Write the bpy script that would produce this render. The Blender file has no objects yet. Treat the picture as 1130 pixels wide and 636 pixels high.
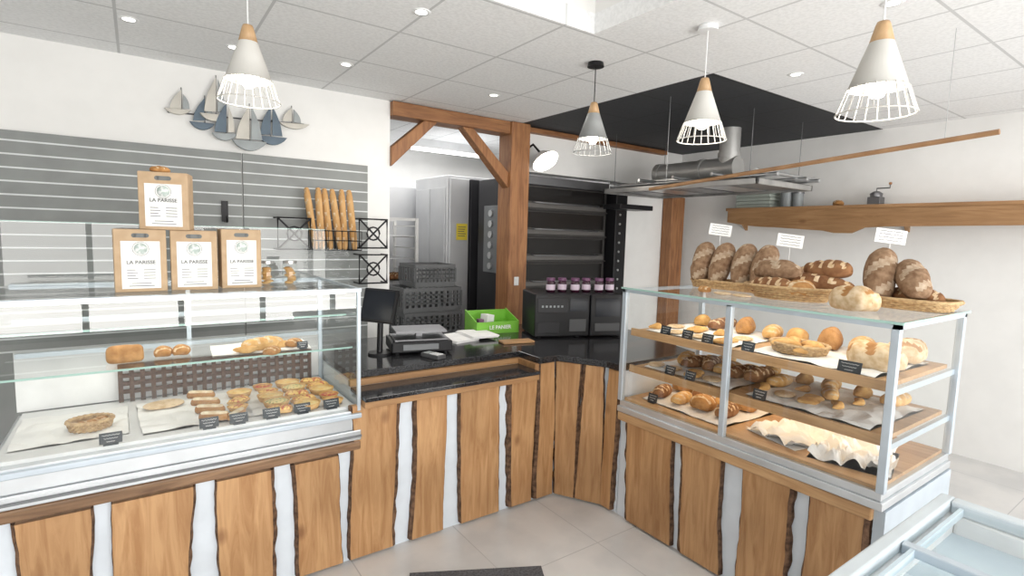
import bpy, math, random, bmesh
from mathutils import Vector, Matrix, noise
random.seed(3)
S=bpy.context.scene
S.view_settings.view_transform='Standard'
S.view_settings.exposure=-0.02
# ---------------------------------------------------------------- camera
F=586.0; TH=math.radians(35.27); PH=math.radians(5.7); RO=math.radians(1.6)
hh=Vector((math.sin(TH),math.cos(TH),0)); rr=Vector((math.cos(TH),-math.sin(TH),0)); zz=Vector((0,0,1))
FW=hh*math.cos(PH)-zz*math.sin(PH); DN=-zz*math.cos(PH)-hh*math.sin(PH)
CR=rr*math.cos(RO)-DN*math.sin(RO); CD=rr*math.sin(RO)+DN*math.cos(RO)
C=Vector((0,0,1.7))
def ray(px,py): return FW*F+CR*(px-565)+CD*(py-318)
def onX(px,py,X): d=ray(px,py); return C+d*((X-C.x)/d.x)
def onY(px,py,Y): d=ray(px,py); return C+d*((Y-C.y)/d.y)
def onZ(px,py,Z): d=ray(px,py); return C+d*((Z-C.z)/d.z)
cam=bpy.data.cameras.new('camera'); co=bpy.data.objects.new('camera',cam); S.collection.objects.link(co)
m=Matrix((CR,-CD,-FW)).transposed().to_4x4(); m.translation=C; co.matrix_world=m
cam.sensor_width=36; cam.lens=F/1130*36; cam.clip_start=.02; S.camera=co
# ---------------------------------------------------------------- materials
def nodes(name):
    m=bpy.data.materials.new(name); m.use_nodes=True; nt=m.node_tree; b=nt.nodes['Principled BSDF']; return m,nt,b
def c4(c): return (c[0],c[1],c[2],1)
def mat(name,c,rough=.5,metal=0,c2=None,sc=6,st=(1,1,1),lo=.35,hi=.65,bump=0,emis=0,spec=.5,det=4):
    m,nt,b=nodes(name); b.inputs['Base Color'].default_value=c4(c); b.inputs['Roughness'].default_value=rough
    b.inputs['Metallic'].default_value=metal; b.inputs['Specular IOR Level'].default_value=spec
    if c2 is None: c2=tuple(x*.9 for x in c)
    tc=nt.nodes.new('ShaderNodeTexCoord'); mp=nt.nodes.new('ShaderNodeMapping'); mp.inputs['Scale'].default_value=st
    nz=nt.nodes.new('ShaderNodeTexNoise'); nz.inputs['Scale'].default_value=sc; nz.inputs['Detail'].default_value=det
    rp=nt.nodes.new('ShaderNodeValToRGB'); rp.color_ramp.elements[0].position=lo; rp.color_ramp.elements[1].position=hi
    rp.color_ramp.elements[0].color=c4(c2); rp.color_ramp.elements[1].color=c4(c)
    L=nt.links.new
    L(tc.outputs['Object'],mp.inputs['Vector']); L(mp.outputs[0],nz.inputs['Vector']); L(nz.outputs['Fac'],rp.inputs[0]); L(rp.outputs[0],b.inputs['Base Color'])
    if bump:
        bp=nt.nodes.new('ShaderNodeBump'); bp.inputs['Strength'].default_value=bump; bp.inputs['Distance'].default_value=.01
        L(nz.outputs['Fac'],bp.inputs['Height']); L(bp.outputs[0],b.inputs['Normal'])
    if emis: b.inputs['Emission Color'].default_value=c4(c); b.inputs['Emission Strength'].default_value=emis
    return m
def grid(name,c,cl,per,off,w,rough,c2,sc,extra_bump=0):
    m,nt,b=nodes(name); L=nt.links.new; N=nt.nodes.new
    g=N('ShaderNodeNewGeometry'); sp=N('ShaderNodeSeparateXYZ'); L(g.outputs['Position'],sp.inputs[0])
    outs=[]
    for ax in (0,1):
        o=sp.outputs[ax]
        for op,val in (('SUBTRACT',off[ax]),('DIVIDE',per),('FRACT',0),('SUBTRACT',.5),('ABSOLUTE',0),('GREATER_THAN',.5-w/2/per)):
            n=N('ShaderNodeMath'); n.operation=op; L(o,n.inputs[0]); n.inputs[1].default_value=val; o=n.outputs[0]
        outs.append(o)
    mx=N('ShaderNodeMath'); mx.operation='MAXIMUM'; L(outs[0],mx.inputs[0]); L(outs[1],mx.inputs[1])
    nz=N('ShaderNodeTexNoise'); nz.inputs['Scale'].default_value=sc; nz.inputs['Detail'].default_value=6; L(g.outputs['Position'],nz.inputs['Vector'])
    rp=N('ShaderNodeValToRGB'); rp.color_ramp.elements[0].position=.38; rp.color_ramp.elements[1].position=.6
    rp.color_ramp.elements[0].color=c4(c2); rp.color_ramp.elements[1].color=c4(c); L(nz.outputs['Fac'],rp.inputs[0])
    mi=N('ShaderNodeMix'); mi.data_type='RGBA'; L(mx.outputs[0],mi.inputs[0]); L(rp.outputs[0],mi.inputs[6]); mi.inputs[7].default_value=c4(cl)
    L(mi.outputs[2],b.inputs['Base Color']); b.inputs['Roughness'].default_value=rough
    return m
def glassm(name,tint,refl=.9):
    m,nt,b=nodes(name); nt.nodes.remove(b); L=nt.links.new; N=nt.nodes.new
    t=N('ShaderNodeBsdfTransparent'); t.inputs[0].default_value=c4(tint); g=N('ShaderNodeBsdfGlossy'); g.inputs['Roughness'].default_value=0
    g.inputs['Color'].default_value=(refl,refl,refl,1)
    lw=N('ShaderNodeLayerWeight'); lw.inputs[0].default_value=.5; p=N('ShaderNodeMath'); p.operation='POWER'; p.inputs[1].default_value=4; L(lw.outputs['Facing'],p.inputs[0])
    ma=N('ShaderNodeMath'); ma.operation='MULTIPLY_ADD'; ma.inputs[1].default_value=.55; ma.inputs[2].default_value=.055; L(p.outputs[0],ma.inputs[0])
    mx=N('ShaderNodeMixShader'); out=nt.nodes['Material Output']
    L(ma.outputs[0],mx.inputs[0]); L(t.outputs[0],mx.inputs[1]); L(g.outputs[0],mx.inputs[2]); L(mx.outputs[0],out.inputs[0]); return m
def wood(name,c,c2,axis=2,rough=.45,knots=True):
    st=[7,7,7]; st[axis]=.7
    m,nt,b=nodes(name); L=nt.links.new; N=nt.nodes.new
    tc=N('ShaderNodeTexCoord'); oi=N('ShaderNodeObjectInfo'); ad=N('ShaderNodeVectorMath'); ad.operation='ADD'
    ml=N('ShaderNodeMath'); ml.operation='MULTIPLY'; ml.inputs[1].default_value=17; L(oi.outputs['Random'],ml.inputs[0])
    L(tc.outputs['Object'],ad.inputs[0]); L(ml.outputs[0],ad.inputs[1])
    mp=N('ShaderNodeMapping'); mp.inputs['Scale'].default_value=st; L(ad.outputs[0],mp.inputs[0])
    n1=N('ShaderNodeTexNoise'); n1.inputs['Scale'].default_value=3.4; n1.inputs['Detail'].default_value=9; n1.inputs['Roughness'].default_value=.62; n1.inputs['Distortion'].default_value=1.2; L(mp.outputs[0],n1.inputs[0])
    rp=N('ShaderNodeValToRGB'); e=rp.color_ramp.elements; e[0].position=.34; e[0].color=c4(c2); e[1].position=.60; e[1].color=c4(c); L(n1.outputs['Fac'],rp.inputs[0])
    mp2=N('ShaderNodeMapping'); s2=[1.0,1.0,1.0]; s2[axis]=.6; mp2.inputs['Scale'].default_value=s2; L(ad.outputs[0],mp2.inputs[0])
    v=N('ShaderNodeTexVoronoi'); v.inputs['Scale'].default_value=4.6; L(mp2.outputs[0],v.inputs[0])
    r2=N('ShaderNodeValToRGB'); e=r2.color_ramp.elements; e[0].position=.04; e[0].color=(.33,.20,.12,1); e[1].position=.14; e[1].color=(1,1,1,1); L(v.outputs['Distance'],r2.inputs[0])
    mi=N('ShaderNodeMix'); mi.data_type='RGBA'; mi.blend_type='MULTIPLY'; mi.inputs[0].default_value=.65 if knots else 0; L(rp.outputs[0],mi.inputs[6]); L(r2.outputs[0],mi.inputs[7])
    n3=N('ShaderNodeTexNoise'); n3.inputs['Scale'].default_value=2.0; n3.inputs['Detail'].default_value=2; L(ad.outputs[0],n3.inputs[0])
    r3=N('ShaderNodeValToRGB'); e=r3.color_ramp.elements; e[0].position=.35; e[0].color=(.80,.77,.73,1); e[1].position=.65; e[1].color=(1.05,1.04,1.03,1); L(n3.outputs['Fac'],r3.inputs[0])
    m3=N('ShaderNodeMix'); m3.data_type='RGBA'; m3.blend_type='MULTIPLY'; m3.inputs[0].default_value=1; L(mi.outputs[2],m3.inputs[6]); L(r3.outputs[0],m3.inputs[7])
    L(m3.outputs[2],b.inputs['Base Color']); b.inputs['Roughness'].default_value=rough
    return m
white_wall=mat('wall_paint',(.80,.80,.79),.8,c2=(.77,.77,.76))
ceil_m=grid('ceiling_tiles',(.85,.86,.87),(.56,.57,.58),.6,(2.95,2.1),.014,.85,(.77,.78,.79),60)
black_ceil=grid('black_ceiling_tiles',(.028,.030,.035),(.014,.014,.016),.6,(2.95,2.1),.016,.7,(.021,.023,.027),40)
floor_m=grid('floor_tiles',(.68,.67,.66),(.47,.47,.47),.6,(.25,.2),.006,.28,(.57,.57,.57),3.0)
oakV=wood('oak_plank',(.54,.32,.155),(.38,.195,.08),2)
oakX=wood('oak_trim',(.42,.24,.11),(.30,.16,.07),0)
oakY=wood('oak_board',(.56,.35,.18),(.42,.24,.11),1)
beamV=wood('beam_upright',(.36,.17,.07),(.21,.085,.033),2,.55)
beamX=wood('beam_long',(.34,.16,.065),(.20,.08,.03),0,.55)
palew=wood('pale_wood',(.62,.42,.24),(.50,.32,.16),2,knots=False)
peelw=mat('peel_wood',(.38,.22,.11),.5,c2=(.28,.15,.07),sc=12)
shelfw=wood('shelf_pine',(.38,.22,.105),(.28,.15,.065),1)
railw=wood('brown_rail',(.30,.18,.10),(.16,.085,.045),0)
bark=mat('bark',(.19,.105,.06),.9,c2=(.06,.03,.017),sc=34,bump=.9)
back_white=mat('backing_white',(.74,.80,.87),.5)
granite=mat('granite',(.04,.041,.045),.12,c2=(.010,.010,.012),sc=120,lo=.45,hi=.6)
alu=mat('aluminium',(.66,.69,.72),.32,.7)
alud=mat('aluminium_dull',(.54,.61,.68),.4,.4)
steel=mat('stainless_steel',(.55,.56,.57),.28,.85)
steell=mat('satin_steel_panel',(.56,.57,.58),.4,.4,c2=(.48,.49,.51),sc=2)
steeld=mat('dark_steel',(.20,.20,.21),.35,.75)
hoodm=mat('hood_steel',(.50,.50,.49),.3,.7,c2=(.34,.34,.34),sc=5)
blackp=mat('black_plastic',(.011,.011,.013),.35,spec=.3)
blackm=mat('black_metal',(.02,.02,.022),.5,.4)
greyp=mat('grey_plastic',(.17,.18,.19),.5)
greyc=mat('grey_crate_plastic',(.13,.135,.14),.5)
greyd=mat('dark_grey_plastic',(.07,.072,.077),.5)
blackc=mat('black_cover',(.022,.022,.025),.4,spec=.3)
whitep=mat('white_plastic',(.82,.83,.84),.35)
whitem=mat('white_metal',(.68,.68,.67),.5)
shadew=mat('warm_white_shade',(.62,.61,.58),.6,c2=(.58,.57,.54))
whiteb=mat('white_enamel',(.76,.77,.78),.4)
rimg=mat('freezer_rim',(.60,.66,.70),.4)
greym=mat('grey_metal_shade',(.30,.31,.31),.5)
paper=mat('white_paper',(.86,.86,.85),.7,c2=(.78,.78,.78),sc=9,bump=.2)
kraft=mat('kraft_card',(.50,.36,.23),.75,c2=(.44,.31,.19),sc=20)
slat_g=mat('slat_grey',(.235,.25,.245),.5,c2=(.21,.22,.218))
slat_w=mat('slat_insert',(.64,.67,.68),.4)
green=mat('green_card',(.20,.52,.05),.5)
yellow=mat('yellow_card',(.65,.52,.05),.5)
screen=mat('screen',(.015,.018,.025),.2,spec=.3)
ovglass=mat('oven_glass',(.010,.009,.009),.2,spec=.35)
ovband=mat('oven_band',(.045,.042,.04),.45,.2)
ovstrip=mat('oven_strip',(.13,.125,.12),.4,.4)
slate=mat('slate_card',(.02,.03,.04),.6)
wick=mat('wicker',(.60,.42,.22),.7,c2=(.40,.25,.12),sc=60,bump=.4)
wickd=mat('brown_wicker',(.09,.048,.03),.7,c2=(.045,.022,.014),sc=60,bump=.4)
glass=glassm('clear_glass',(.97,.985,.98))
glassg=mat('glass_edge',(.38,.58,.53),.1)
bulb=mat('lamp_bulb',(1,.95,.85),.4,emis=7)
spotm=mat('downlight_lens',(1,.98,.94),.4,emis=5)
ledm=mat('led_strip',(1,.97,.9),.4,emis=3)
crust=mat('bread_crust',(.52,.28,.11),.8,c2=(.32,.15,.05),sc=18,bump=.4,spec=.2)
crustl=mat('golden_crust',(.70,.45,.19),.75,c2=(.52,.28,.09),sc=16,bump=.3,spec=.25)
crustb=mat('baguette_crust',(.60,.37,.17),.7,c2=(.47,.26,.10),sc=10,bump=.2,spec=.2)
crustd=mat('dark_crust',(.30,.15,.07),.85,c2=(.15,.065,.03),sc=20,bump=.5,spec=.2)
flour=mat('floury_crumb',(.72,.58,.41),.9,c2=(.52,.36,.20),sc=30,spec=.1)
seedm=mat('seeded_crust',(.33,.22,.14),.9,c2=(.19,.11,.065),sc=40,lo=.36,hi=.68,bump=.5,det=6,spec=.1)
seedf=mat('seeded_flour',(.50,.40,.30),.9,c2=(.34,.24,.16),sc=34,lo=.36,hi=.62,bump=.4,det=6,spec=.1)
cream=mat('cream_topping',(.90,.72,.34),.5,c2=(.80,.48,.12),sc=30)
tomato=mat('tomato_topping',(.90,.62,.20),.5,c2=(.55,.10,.03),sc=60,lo=.42,hi=.5)
herb=mat('herb_topping',(.86,.70,.32),.5,c2=(.22,.26,.06),sc=70,lo=.38,hi=.48)
berry=mat('berry_topping',(.50,.06,.04),.3,c2=(.75,.50,.15),sc=60,lo=.4,hi=.5)
icing=mat('pale_icing',(.82,.73,.56),.5,c2=(.66,.50,.30),sc=30)
bluem=mat('blue_metal',(.12,.165,.21),.6,.2,c2=(.09,.12,.155),sc=6)
seam=mat('grey_blue_metal',(.33,.36,.37),.6,.2,c2=(.26,.28,.29),sc=6)
beige=mat('weathered_beige_metal',(.56,.54,.49),.6,.2,c2=(.44,.42,.38),sc=6)
plabel=mat('pale_purple_label',(.62,.52,.62),.5)
plid=mat('dark_purple_lid',(.14,.05,.12),.4)
jam=mat('jam',(.035,.008,.02),.15)
mint=mat('mint_trays',(.38,.42,.38),.5)
frost=mat('freezer_liner',(.58,.68,.74),.4,c2=(.50,.60,.68),sc=4)
mat_m=mat('floor_mat_fibre',(.12,.12,.13),.95,c2=(.06,.06,.065),sc=90,bump=.5)
doorb=mat('door_black',(.03,.03,.034),.4,.1,spec=.3)
emb=mat('emblem_green',(.45,.53,.50),.6,c2=(.72,.75,.74),sc=60,lo=.45,hi=.55)
inkg=mat('grey_ink',(.16,.17,.17),.6)
ductm=mat('duct_steel',(.50,.50,.49),.35,.45)
# ---------------------------------------------------------------- builders
wl={}
class B:
    def __init__(s): s.v=[];s.f=[];s.m=[];s.s=[]
    def add(s,vs,fs,m=0,sm=False):
        o=len(s.v); s.v+=[Vector(v) for v in vs]
        for f in fs: s.f.append([i+o for i in f]); s.m.append(m); s.s.append(sm)
        return s
    def box(s,x0,x1,y0,y1,z0,z1,m=0):
        vs=[(x,y,z) for z in (z0,z1) for y in (y0,y1) for x in (x0,x1)]
        return s.add(vs,[(0,2,3,1),(4,5,7,6),(0,1,5,4),(2,6,7,3),(0,4,6,2),(1,3,7,5)],m)
    def pane(s,x0,x1,y0,y1,z0,z1):
        if x0==x1: vs=[(x0,y0,z0),(x0,y1,z0),(x0,y1,z1),(x0,y0,z1)]
        elif y0==y1: vs=[(x0,y0,z0),(x1,y0,z0),(x1,y0,z1),(x0,y0,z1)]
        else: vs=[(x0,y0,z0),(x1,y0,z0),(x1,y1,z0),(x0,y1,z0)]
        return s.add(vs,[(0,1,2,3)])
    def cyl(s,p,q,r,r2=None,n=16,m=0,cap=True):
        p=Vector(p);q=Vector(q); r2=r if r2 is None else r2
        d=(q-p).normalized(); a=d.orthogonal().normalized(); b=d.cross(a)
        vs=[];
        for c,R in ((p,r),(q,r2)):
            for i in range(n):
                t=2*math.pi*i/n; vs.append(c+(a*math.cos(t)+b*math.sin(t))*R)
        s.add(vs,[(i,(i+1)%n,n+(i+1)%n,n+i) for i in range(n)],m,True)
        if cap:
            s.add(vs[:n],[tuple(range(n))],m); s.add(vs[n:],[tuple(range(n))],m)
        return s
    def tube(s,pts,r,n=6,m=0,closed=False):
        pts=[Vector(p) for p in pts]; K=len(pts); vs=[]
        up=Vector((0,0,1))
        for i,p in enumerate(pts):
            a=pts[(i+1)%K] if (closed or i<K-1) else p; b=pts[i-1] if (closed or i>0) else p
            d=(a-b).normalized(); u=up if abs(d.z)<.9 else Vector((1,0,0))
            x=d.cross(u).normalized(); y=d.cross(x)
            for j in range(n):
                t=2*math.pi*j/n; vs.append(p+(x*math.cos(t)+y*math.sin(t))*r)
        fs=[]
        for i in range(K if closed else K-1):
            k=(i+1)%K
            for j in range(n): fs.append((i*n+j,i*n+(j+1)%n,k*n+(j+1)%n,k*n+j))
        s.add(vs,fs,m,True)
        if not closed: s.add(vs[:n],[tuple(range(n))],m); s.add(vs[-n:],[tuple(range(n))],m)
        return s
    def lathe(s,prof,c=(0,0,0),n=24,m=0):
        vs=[];c=Vector(c)
        for r,z in prof:
            for i in range(n):
                t=2*math.pi*i/n; vs.append(c+Vector((r*math.cos(t),r*math.sin(t),z)))
        fs=[(k*n+i,k*n+(i+1)%n,(k+1)*n+(i+1)%n,(k+1)*n+i) for k in range(len(prof)-1) for i in range(n)]
        return s.add(vs,fs,m,True)
    def prism(s,poly,ax,a,b,m=0):
        def P(u,v,w): return [(w,u,v),(u,w,v),(u,v,w)][ax]
        n=len(poly); vs=[P(u,v,a) for u,v in poly]+[P(u,v,b) for u,v in poly]
        return s.add(vs,[tuple(range(n)),tuple(range(n,2*n))]+[(i,(i+1)%n,n+(i+1)%n,n+i) for i in range(n)],m)
    def bread(s,L,W,H,slash=0,p=2.6,bend=0,seed=0,bump=.05,N=26,M=18,c=(0,0,0),lam=0):
        vs=[]
        for i in range(N+1):
            q=-math.cos(math.pi*i/N); r=max(0,1-abs(q)**p)**(1/p)
            if lam: r*=1-.10*abs(math.sin(q*lam*math.pi))
            for j in range(M):
                a=2*math.pi*j/M; sn=math.sin(a); cs=math.cos(a)
                y=W/2*r*cs; z=H*.4+(.6*H*sn*r if sn>0 else -.4*H*r*min(1,-sn*1.7)); x=L/2*q
                v=Vector((x,y,z)); nv=noise.noise(v*(2.2/max(W,.03))+Vector((seed*7.1,seed,0)))
                if z>.02*H: v+=Vector((0,cs,max(sn,0)))*nv*W*bump*r
                if slash and sn>.3:
                    fr=(q*slash*.5+cs*.35+10)%1
                    if fr<.3: v.z-=H*.05
                v.y+=bend*L*(q*q-.4)
                vs.append(v+Vector(c))
        o=len(s.v); s.v+=vs
        for i in range(N):
            for j in range(M):
                k=(j+1)%M; s.f.append([o+i*M+j,o+i*M+k,o+(i+1)*M+k,o+(i+1)*M+j])
                a=2*math.pi*(j+.5)/M; q=-math.cos(math.pi*(i+.5)/N); fr=(q*slash*.5+math.cos(a)*.35+10)%1
                s.m.append(1 if slash and math.sin(a)>.3 and fr<.3 and abs(q)<.93 else 0); s.s.append(True)
        return s
    def basket(s,L,W,H,rows=6,flare=.12,m=0,r=.006,c=(0,0,0),sq=2.0):
        c=Vector(c); n=44
        def pt(t,k,f=0):
            cs,sn=math.cos(t),math.sin(t); e=2/sq
            return Vector((math.copysign(abs(cs)**e,cs)*(L/2*(1-flare+flare*k)+f),math.copysign(abs(sn)**e,sn)*(W/2*(1-flare+flare*k)+f),0))
        for k in range(rows):
            z=r+k*(H-2*r)/(rows-1)
            s.tube([c+pt(2*math.pi*i/n,k/(rows-1),.004*(1 if (i+k)%2 else -1))+Vector((0,0,z)) for i in range(n)],r if k<rows-1 else r*1.5,5,m,True)
        for i in range(0,n,2):
            t=2*math.pi*i/n; s.tube([c+pt(t,0)+Vector((0,0,r)),c+pt(t,1)+Vector((0,0,H-r))],r*.6,4,m)
        vs=[c+pt(2*math.pi*i/n,0)+Vector((0,0,.001)) for i in range(n)]+[c+pt(2*math.pi*i/n,0)+Vector((0,0,.006)) for i in range(n)]
        s.add(vs,[tuple(range(n)),tuple(range(n,2*n))]+[(i,(i+1)%n,n+(i+1)%n,n+i) for i in range(n)],m)
        return s
    def mesh(s,name,mats,c):
        me=bpy.data.meshes.new(name); me.from_pydata([v-c for v in s.v],[],s.f)
        for x in mats: me.materials.append(x)
        for i,p in enumerate(me.polygons): p.material_index=s.m[i]; p.use_smooth=s.s[i]
        bm=bmesh.new(); bm.from_mesh(me)
        if any(s.s) and all(s.s): bmesh.ops.remove_doubles(bm,verts=bm.verts,dist=1e-5)
        bmesh.ops.recalc_face_normals(bm,faces=bm.faces); bm.to_mesh(me); bm.free(); return me
    def obj(s,name,mats,par=None,w=False,label=None,cat=None,bev=0,loc=None,rot=None,struct=False,group=None):
        if not isinstance(mats,(list,tuple)): mats=[mats]
        lo=Vector([min(v[i] for v in s.v) for i in range(3)]); hi=Vector([max(v[i] for v in s.v) for i in range(3)])
        c=(lo+hi)/2
        if par is None: c.z=lo.z
        if loc is not None: c=Vector((0,0,0))
        me=s.mesh(name,mats,c); ob=bpy.data.objects.new(name,me); S.collection.objects.link(ob)
        if par is not None:
            ob.parent=par
            if loc is not None: ob.location=loc
            else: ob.location=(c-wl[par.name]) if w else c
            wl[ob.name]=c if w else wl[par.name]+Vector(ob.location)
        else:
            ob.location=c if loc is None else loc; wl[ob.name]=Vector(ob.location)
        if rot is not None: ob.rotation_euler=rot
        if label: ob['label']=label
        if cat: ob['category']=cat
        if struct: ob['kind']='structure'
        if group: ob['group']=group
        if bev:
            md=ob.modifiers.new('bevel','BEVEL'); md.width=bev; md.segments=2; md.limit_method='ANGLE'
        return ob
def thing(name,label,cat,loc,rz=0,group=None,rot=None):
    e=bpy.data.objects.new(name,None); e.empty_display_size=.05; S.collection.objects.link(e); e.location=loc
    e.rotation_euler=rot if rot else (0,0,rz); e['label']=label; e['category']=cat
    if group: e['group']=group
    wl[e.name]=Vector(loc); return e
def text(s,size,mt,par,loc,rot,name='lettering',ex=.0006,bold=0):
    cu=bpy.data.curves.new(name,'FONT'); cu.body=s; cu.size=size; cu.extrude=ex; cu.align_x='CENTER'; cu.align_y='CENTER'; cu.offset=bold
    t=bpy.data.objects.new('tmp_text',cu); S.collection.objects.link(t); bpy.context.view_layer.update()
    me=bpy.data.meshes.new_from_object(t.evaluated_get(bpy.context.evaluated_depsgraph_get())); bpy.data.objects.remove(t)
    me.materials.clear(); me.materials.append(mt)
    o=bpy.data.objects.new(name,me); S.collection.objects.link(o); o.parent=par; o.location=loc; o.rotation_euler=rot; return o
R90=math.pi/2
# ---------------------------------------------------------------- room
ZC=2.73; YW=4.12; XW=5.47
def st(name,*bx,mt,bev=0):
    b=B()
    for x in bx: b.box(*x)
    return b.obj(name,mt,struct=True,bev=bev)
st('floor',(-2,6,-3,7.2,-.1,0),mt=floor_m)
st('ceiling',(-1.8,2.95,2.08,YW+.15,ZC,ZC+.1),mt=ceil_m)
st('ceiling',(1.94,XW+.15,-2.8,2.08,ZC,ZC+.1),mt=ceil_m)
st('ceiling',(-1.8,1.94,-2.8,.1,ZC,ZC+.1),(-1.8,-.6,.1,2.08,ZC,ZC+.1),mt=ceil_m)
st('ceiling',(2.95,XW+.15,2.08,YW+.3,ZC,ZC+.1),mt=black_ceil)
st('ceiling',(-.7,2.04,0,.1,ZC+.1,ZC+.5),(-.7,2.04,2.08,2.18,ZC+.1,ZC+.5),(-.7,-.6,.1,2.08,ZC+.1,ZC+.5),(1.94,2.04,.1,2.08,ZC+.1,ZC+.5),(-.7,2.04,0,2.18,ZC+.5,ZC+.6),mt=white_wall)
st('wall_back',(-1.8,1.68,YW,YW+.15,0,ZC),mt=white_wall)
st('wall_back',(3.02,XW+.15,YW+.1,YW+.25,2.32,ZC),(4.42,XW+.15,YW+.1,YW+.25,0,2.32),mt=white_wall)
st('wall_right',(XW,XW+.15,-2.8,YW+.1,0,ZC),mt=white_wall)
st('wall_left',(-1.95,-1.8,-2.8,YW+.15,0,ZC+.1),mt=white_wall)
st('wall_front',(-1.8,XW,-2.8,-2.65,0,.35),(-1.8,XW,-2.8,-2.65,2.5,ZC),(-1.8,-1.5,-2.8,-2.65,.35,2.5),(5.1,XW,-2.8,-2.65,.35,2.5),mt=white_wall)
bb=B()
for x in (-1.5,-.55,.4,1.35,2.3,3.25,4.2,5.04): bb.box(x,x+.06,-2.78,-2.7,.35,2.5)
bb.box(-1.5,5.1,-2.78,-2.7,.35,.42).box(-1.5,5.1,-2.78,-2.7,2.43,2.5).box(-1.5,5.1,-2.78,-2.7,1.9,1.96)
bb.obj('window_1',greyd,struct=True)
st('wall_bakery',(1.4,6,6.9,7.05,0,2.9),(1.4,1.55,YW+.15,6.9,0,2.9),(5.6,5.75,YW+.25,6.9,0,2.9),mt=white_wall)
st('ceiling',(1.4,5.75,YW+.15,7.0,2.82,2.9),mt=ceil_m)
# ---------------------------------------------------------------- timber frame
tf=thing('timber_frame','brown timber post and beam frame around bakery opening','timber frame',(2.9,YW,0))
B().box(2.81,3.02,YW-.08,YW+.13,0,ZC-.005).obj('post',beamV,tf,True,bev=.008)
B().box(1.68,2.81,YW-.06,YW+.12,ZC-.115,ZC-.005).obj('beam',beamX,tf,True,bev=.008)
B().prism([(2.81,2.13),(2.81,2.27),(2.43,ZC-.115),(2.32,ZC-.115)],1,YW-.04,YW+.06).obj('brace',beamV,tf,True,bev=.006)
B().prism([(1.68,2.22),(1.68,2.37),(1.96,ZC-.115),(2.08,ZC-.115)],1,YW-.04,YW+.06).obj('brace',beamV,tf,True,bev=.006)
B().box(3.02,5.1,YW+.02,YW+.1,ZC-.05,ZC-.005).obj('beam',beamX,tf,True,bev=.006)
B().box(5.15,5.38,YW-.05,YW+.095,0,2.2).obj('wall_timber_post',beamV,label='brown timber post standing against white wall',cat='post',bev=.008)
sw=thing('light_switch','small white light switch on timber post','switch',(2.9,YW-.08,1.27))
B().box(-.025,.025,-.012,0,-.04,.04).obj('plate',whitep,sw,bev=.003); B().box(-.012,.012,-.017,-.012,-.018,.018).obj('rocker',whitep,sw)
# ---------------------------------------------------------------- slat wall
def slat(x0,x1):
    b=B(); z=.95; b.box(x0,x1,YW-.013,YW-.001,0,2.205)
    while z<2.19:
        b.box(x0+.002,x1-.002,YW-.02,YW-.013,z+.0045,min(z+.0705,2.205),0); b.box(x0+.002,x1-.002,YW-.0215,YW-.013,z-.0045,z+.0045,1); z+=.075
    b.obj('slatwall_panel',[slat_g,slat_w],label='grey slatted display wall panel with pale groove inserts',cat='wall panel',group='slatwall panels')
sx=onY(267,200,YW).x; se=onY(405,200,YW).x
slat(-1.2,sx-.003); slat(sx+.003,se)
# ---------------------------------------------------------------- counters
def plank(par,p0,p1,z0,z1,seed,th=.03):
    p0=Vector((p0[0],p0[1],0));p1=Vector((p1[0],p1[1],0)); t=(p1-p0); W=t.length; t.normalize()
    n=Vector((t.y,-t.x,0)); N=26; lv=[];L=[];Rr=[]
    rs=random.Random(seed); ta=rs.uniform(-.016,.016); tb=rs.uniform(-.016,.016); wa=rs.uniform(.003,.009); wb=rs.uniform(.010,.026)
    if rs.random()<.5: wa,wb=wb,wa
    for i in range(N+1):
        f=i/N-.5; z=z0+(z1-z0)*i/N
        a=ta*f*2+noise.noise(Vector((seed*3.1,z*2.6,0)))*.015+noise.noise(Vector((seed*3.1,z*16,4)))*.004
        b=W+tb*f*2+noise.noise(Vector((seed*5.3+9,z*2.6,2)))*.015+noise.noise(Vector((seed*5.3,z*16,6)))*.004
        bw=wa*(1+.9*noise.noise(Vector((seed,z*13,7)))); cw=wb*(1+.9*noise.noise(Vector((seed+5,z*13,1))))
        up=Vector((0,0,z))
        def q(s,d): return p0+t*s+n*d+up
        lv+=[q(a,0),q(a,th),q(b,th),q(b,0)]
        L+=[q(a-bw,0),q(a-bw*.8,th*.7),q(a+.001,th*1.04),q(a+.001,0)]
        Rr+=[q(b-.001,0),q(b-.001,th*1.04),q(b+cw*.8,th*.7),q(b+cw,0)]
    fs=[(0,1,2,3),(N*4,N*4+1,N*4+2,N*4+3)]+[(i*4+j,i*4+(j+1)%4,i*4+4+(j+1)%4,i*4+4+j) for i in range(N) for j in range(4)]
    o=B().add(lv,fs).obj('plank',oakV,par,True)
    B().add(L,fs).obj('bark_edge',bark,o,True); B().add(Rr,fs).obj('bark_edge',bark,o,True)
YF=2.585; XF=2.375
clc=thing('case_counter','counter base of live-edge oak planks below pastry case','counter',(.2,2.9,0))
cl=thing('shop_counter','counter front of live-edge oak planks over white panel','counter',(1.5,3.0,0))
B().box(-.55,.895,YF,3.25,0,.60).obj('counter_body',back_white,clc,True)
B().box(.9,2.03,YF,2.74,0,.83).box(.9,2.03,2.74,3.6,0,.90).obj('counter_body',back_white,cl,True)
def xs(a,b,y): return onY(a,y,YF-.03).x,onY(b,y,YF-.03).x
k=1
for a,b,y in ((22,100,590),(121,210,580),(242,301,570),(328,376,560)):
    x0,x1=xs(a,b,y); plank(clc,(x0,YF),(x1,YF),.015,.585,k); k+=1
for a,b,y in ((389,436,540),(458,491,530),(508,550,520),(564,589,505)):
    x0,x1=xs(a,b,y); plank(cl,(x0,YF),(min(x1,2.185),YF),.015,.825,k); k+=1
plank(cl,(2.045,YF),(2.17,YF),.015,.90,k)
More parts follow.
